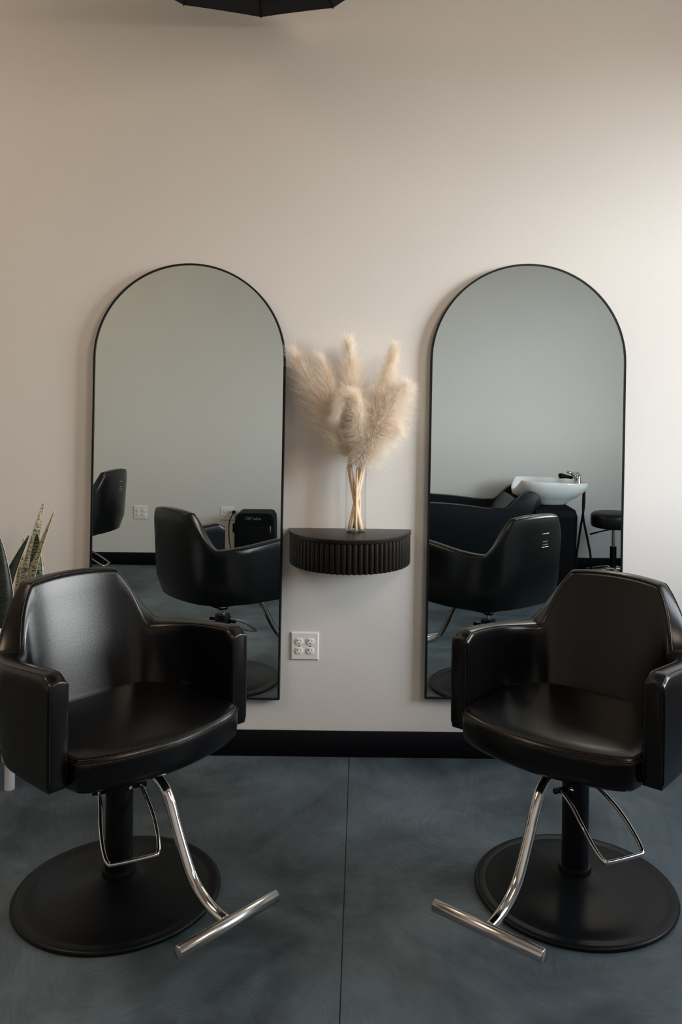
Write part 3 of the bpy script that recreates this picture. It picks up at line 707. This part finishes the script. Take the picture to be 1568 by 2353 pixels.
for z, x0, x1, hy in ((0.0, 1.37, 1.70, 0.20), (0.02, 1.365, 1.71, 0.21), (0.55, 1.36, 1.725, 0.215), (0.60, 1.37, 1.71, 0.205), (0.63, 1.40, 1.66, 0.18)):
    rs.append([(x0, -hy+0.02, z), (x0+0.02, -hy, z), (x1-0.02, -hy, z), (x1, -hy+0.02, z), (x1, hy-0.02, z), (x1-0.02, hy, z), (x0+0.02, hy, z), (x0, hy-0.02, z)])
g.rings(rs); g.make('pedestal', M['rubber'], wu, smooth=False)

# ceramic bowl: oval, neck notch at its left end
BX, BY, BZ = 1.535, UY+0.02, 0.632
bw = thing('wash_basin', 'white ceramic shampoo bowl tilted on its black pedestal, reflected in the right mirror', 'basin', (BX, BY, BZ))
NB = 72
def ov(a, rx, ry):
    c, s = math.cos(a), math.sin(a); e = 2/2.5
    return rx*math.copysign(abs(c)**e, c), ry*math.copysign(abs(s)**e, s)
def lip(a):
    d = abs((a % (2*PI))-PI); notch = max(0, 1-(d/0.62)**2) if d < 0.62 else 0
    return notch
def brow(rx, ry, z, lipk, cx=0.0, inner=False):
    r = []
    for k in range(NB):
        a = 2*PI*k/NB; x, y = ov(a, rx, ry); t = lip(a)
        tilt = 0.0
        r.append((x+cx, y, z+lipk*(0.012*(-x/0.3)) - lipk*0.085*t))
    return r
rows = [brow(0.12, 0.11, 0.000, 0, 0.0), brow(0.14, 0.125, 0.004, 0), brow(0.15, 0.135, 0.02, 0), brow(0.215, 0.185, 0.06, 0.25), brow(0.270, 0.222, 0.105, 0.6), brow(0.300, 0.240, 0.150, 1), brow(0.305, 0.244, 0.185, 1),
        brow(0.302, 0.241, 0.192, 1), brow(0.292, 0.231, 0.192, 1), brow(0.284, 0.223, 0.180, 1), brow(0.262, 0.205, 0.13, 0.75), brow(0.20, 0.155, 0.075, 0.3), brow(0.08, 0.06, 0.050, 0), brow(0.02, 0.02, 0.046, 0)]
g = G(); g.rings(rows); g.make('bowl', M['ceramic'], bw)
g = G(); g.lathe([(0.022, 0.048), (0.024, 0.052), (0.012, 0.054)], 20); g.make('drain', M['chrome'], bw)
fc = thing('faucet', 'chrome mixer tap with black hand shower on the shampoo bowl', 'faucet', (BX+0.215, BY, BZ+0.180))
g = G(); g.lathe([(0.024, -0.06), (0.024, 0.0), (0.020, 0.012), (0.017, 0.05), (0.012, 0.056)], 20, (0.0, 0.09)); g.make('valve', M['chrome'], fc, sharp=50)
g = G(); g.lathe([(0.024, -0.06), (0.024, 0.0), (0.020, 0.012), (0.017, 0.05), (0.012, 0.056)], 20, (0.02, -0.05)); g.make('valve', M['chrome'], fc, sharp=50)
for hx, hy in ((0.0, 0.09), (0.02, -0.05)):
    g = G()
    for k in range(4):
        a = PI/4+k*PI/2
        g.tube([(hx, hy, 0.062), (hx+0.026*math.cos(a), hy+0.026*math.sin(a), 0.066)], [0.008, 0.006], 8)
    g.make('cross_handle', M['chrome'], fc)
g = G(); g.tube([(0.0, 0.0, -0.02), (-0.01, 0.02, 0.03), (-0.05, 0.05, 0.075), (-0.085, 0.06, 0.085)], [0.012, 0.013, 0.012, 0.011], 12); g.make('spout', M['chrome'], fc)
g = G(); g.tube([(-0.04, 0.045, 0.035), (-0.08, 0.055, 0.045), (-0.135, 0.065, 0.052), (-0.15, 0.068, 0.05)], [0.012, 0.014, 0.022, 0.020], 14); g.make('hand_shower', M['rubber'], fc)
hs = thing('hoses', 'two black hoses hanging down behind the shampoo bowl pedestal', 'hose', (BX+0.27, BY, 0))
g = G(); g.tube(catmull([(0.0, 0.05, 0.76), (-0.005, 0.05, 0.62), (0.0, 0.06, 0.50), (0.03, 0.07, 0.35), (0.055, 0.08, 0.20), (0.06, 0.08, 0.012)], 6), 0.009, 8); g.make('hose', M['rubber'], hs)
g = G(); g.tube(catmull([(0.025, -0.03, 0.76), (0.022, -0.02, 0.62), (0.0, 0.0, 0.50), (-0.03, 0.03, 0.35), (-0.05, 0.04, 0.20), (-0.052, 0.05, 0.012)], 6), 0.009, 8); g.make('hose', M['rubber'], hs)

# rolling stool
sx, sy = 2.04, YF+0.52
stl = thing('rolling_stool', 'round black padded stool with chrome base, at the right edge of the right mirror', 'stool', (sx, sy, 0))
g = G(); g.lathe([(0.15, 0.455), (0.172, 0.462), (0.180, 0.48), (0.182, 0.535), (0.176, 0.560), (0.155, 0.574), (0.05, 0.580)], 48); g.make('seat', M['leather2'], stl)
g = G(); g.tube([(0, 0, 0.10), (0, 0, 0.30)], 0.026, 16); g.make('column', M['black_metal'], stl, sharp=50)
g = G(); g.tube([(0, 0, 0.29), (0, 0, 0.44)], 0.013, 12); g.make('piston', M['chrome'], stl, sharp=50)
g = G(); g.box((-0.06, -0.06, 0.44), (0.06, 0.06, 0.457)); g.make('seat_bracket', M['black_metal'], stl, smooth=False)
g = G(); g.tube([(0.0, 0.02, 0.445), (-0.10, 0.04, 0.430), (-0.20, 0.05, 0.405)], [0.005, 0.005, 0.008], 8); g.make('height_lever', M['rubber'], stl)
for k in range(5):
    a = 0.3+2*PI*k/5; c, s = math.cos(a), math.sin(a)
    g = G(); g.tube(catmull([(0.02*c, 0.02*s, 0.125), (0.10*c, 0.10*s, 0.115), (0.26*c, 0.26*s, 0.075)], 5), [0.018-0.008*i/10 for i in range(11)], 10); lg = g.make('leg', M['chrome'], stl)
    g = G(); g.tube([(0.26*c-0.012*s, 0.26*s+0.012*c, 0.026), (0.26*c+0.012*s, 0.26*s-0.012*c, 0.026)], 0.026, 14); g.tube([(0.26*c, 0.26*s, 0.03), (0.26*c, 0.26*s, 0.08)], 0.007, 8); g.make('caster', M['rubber'], lg, sharp=50)
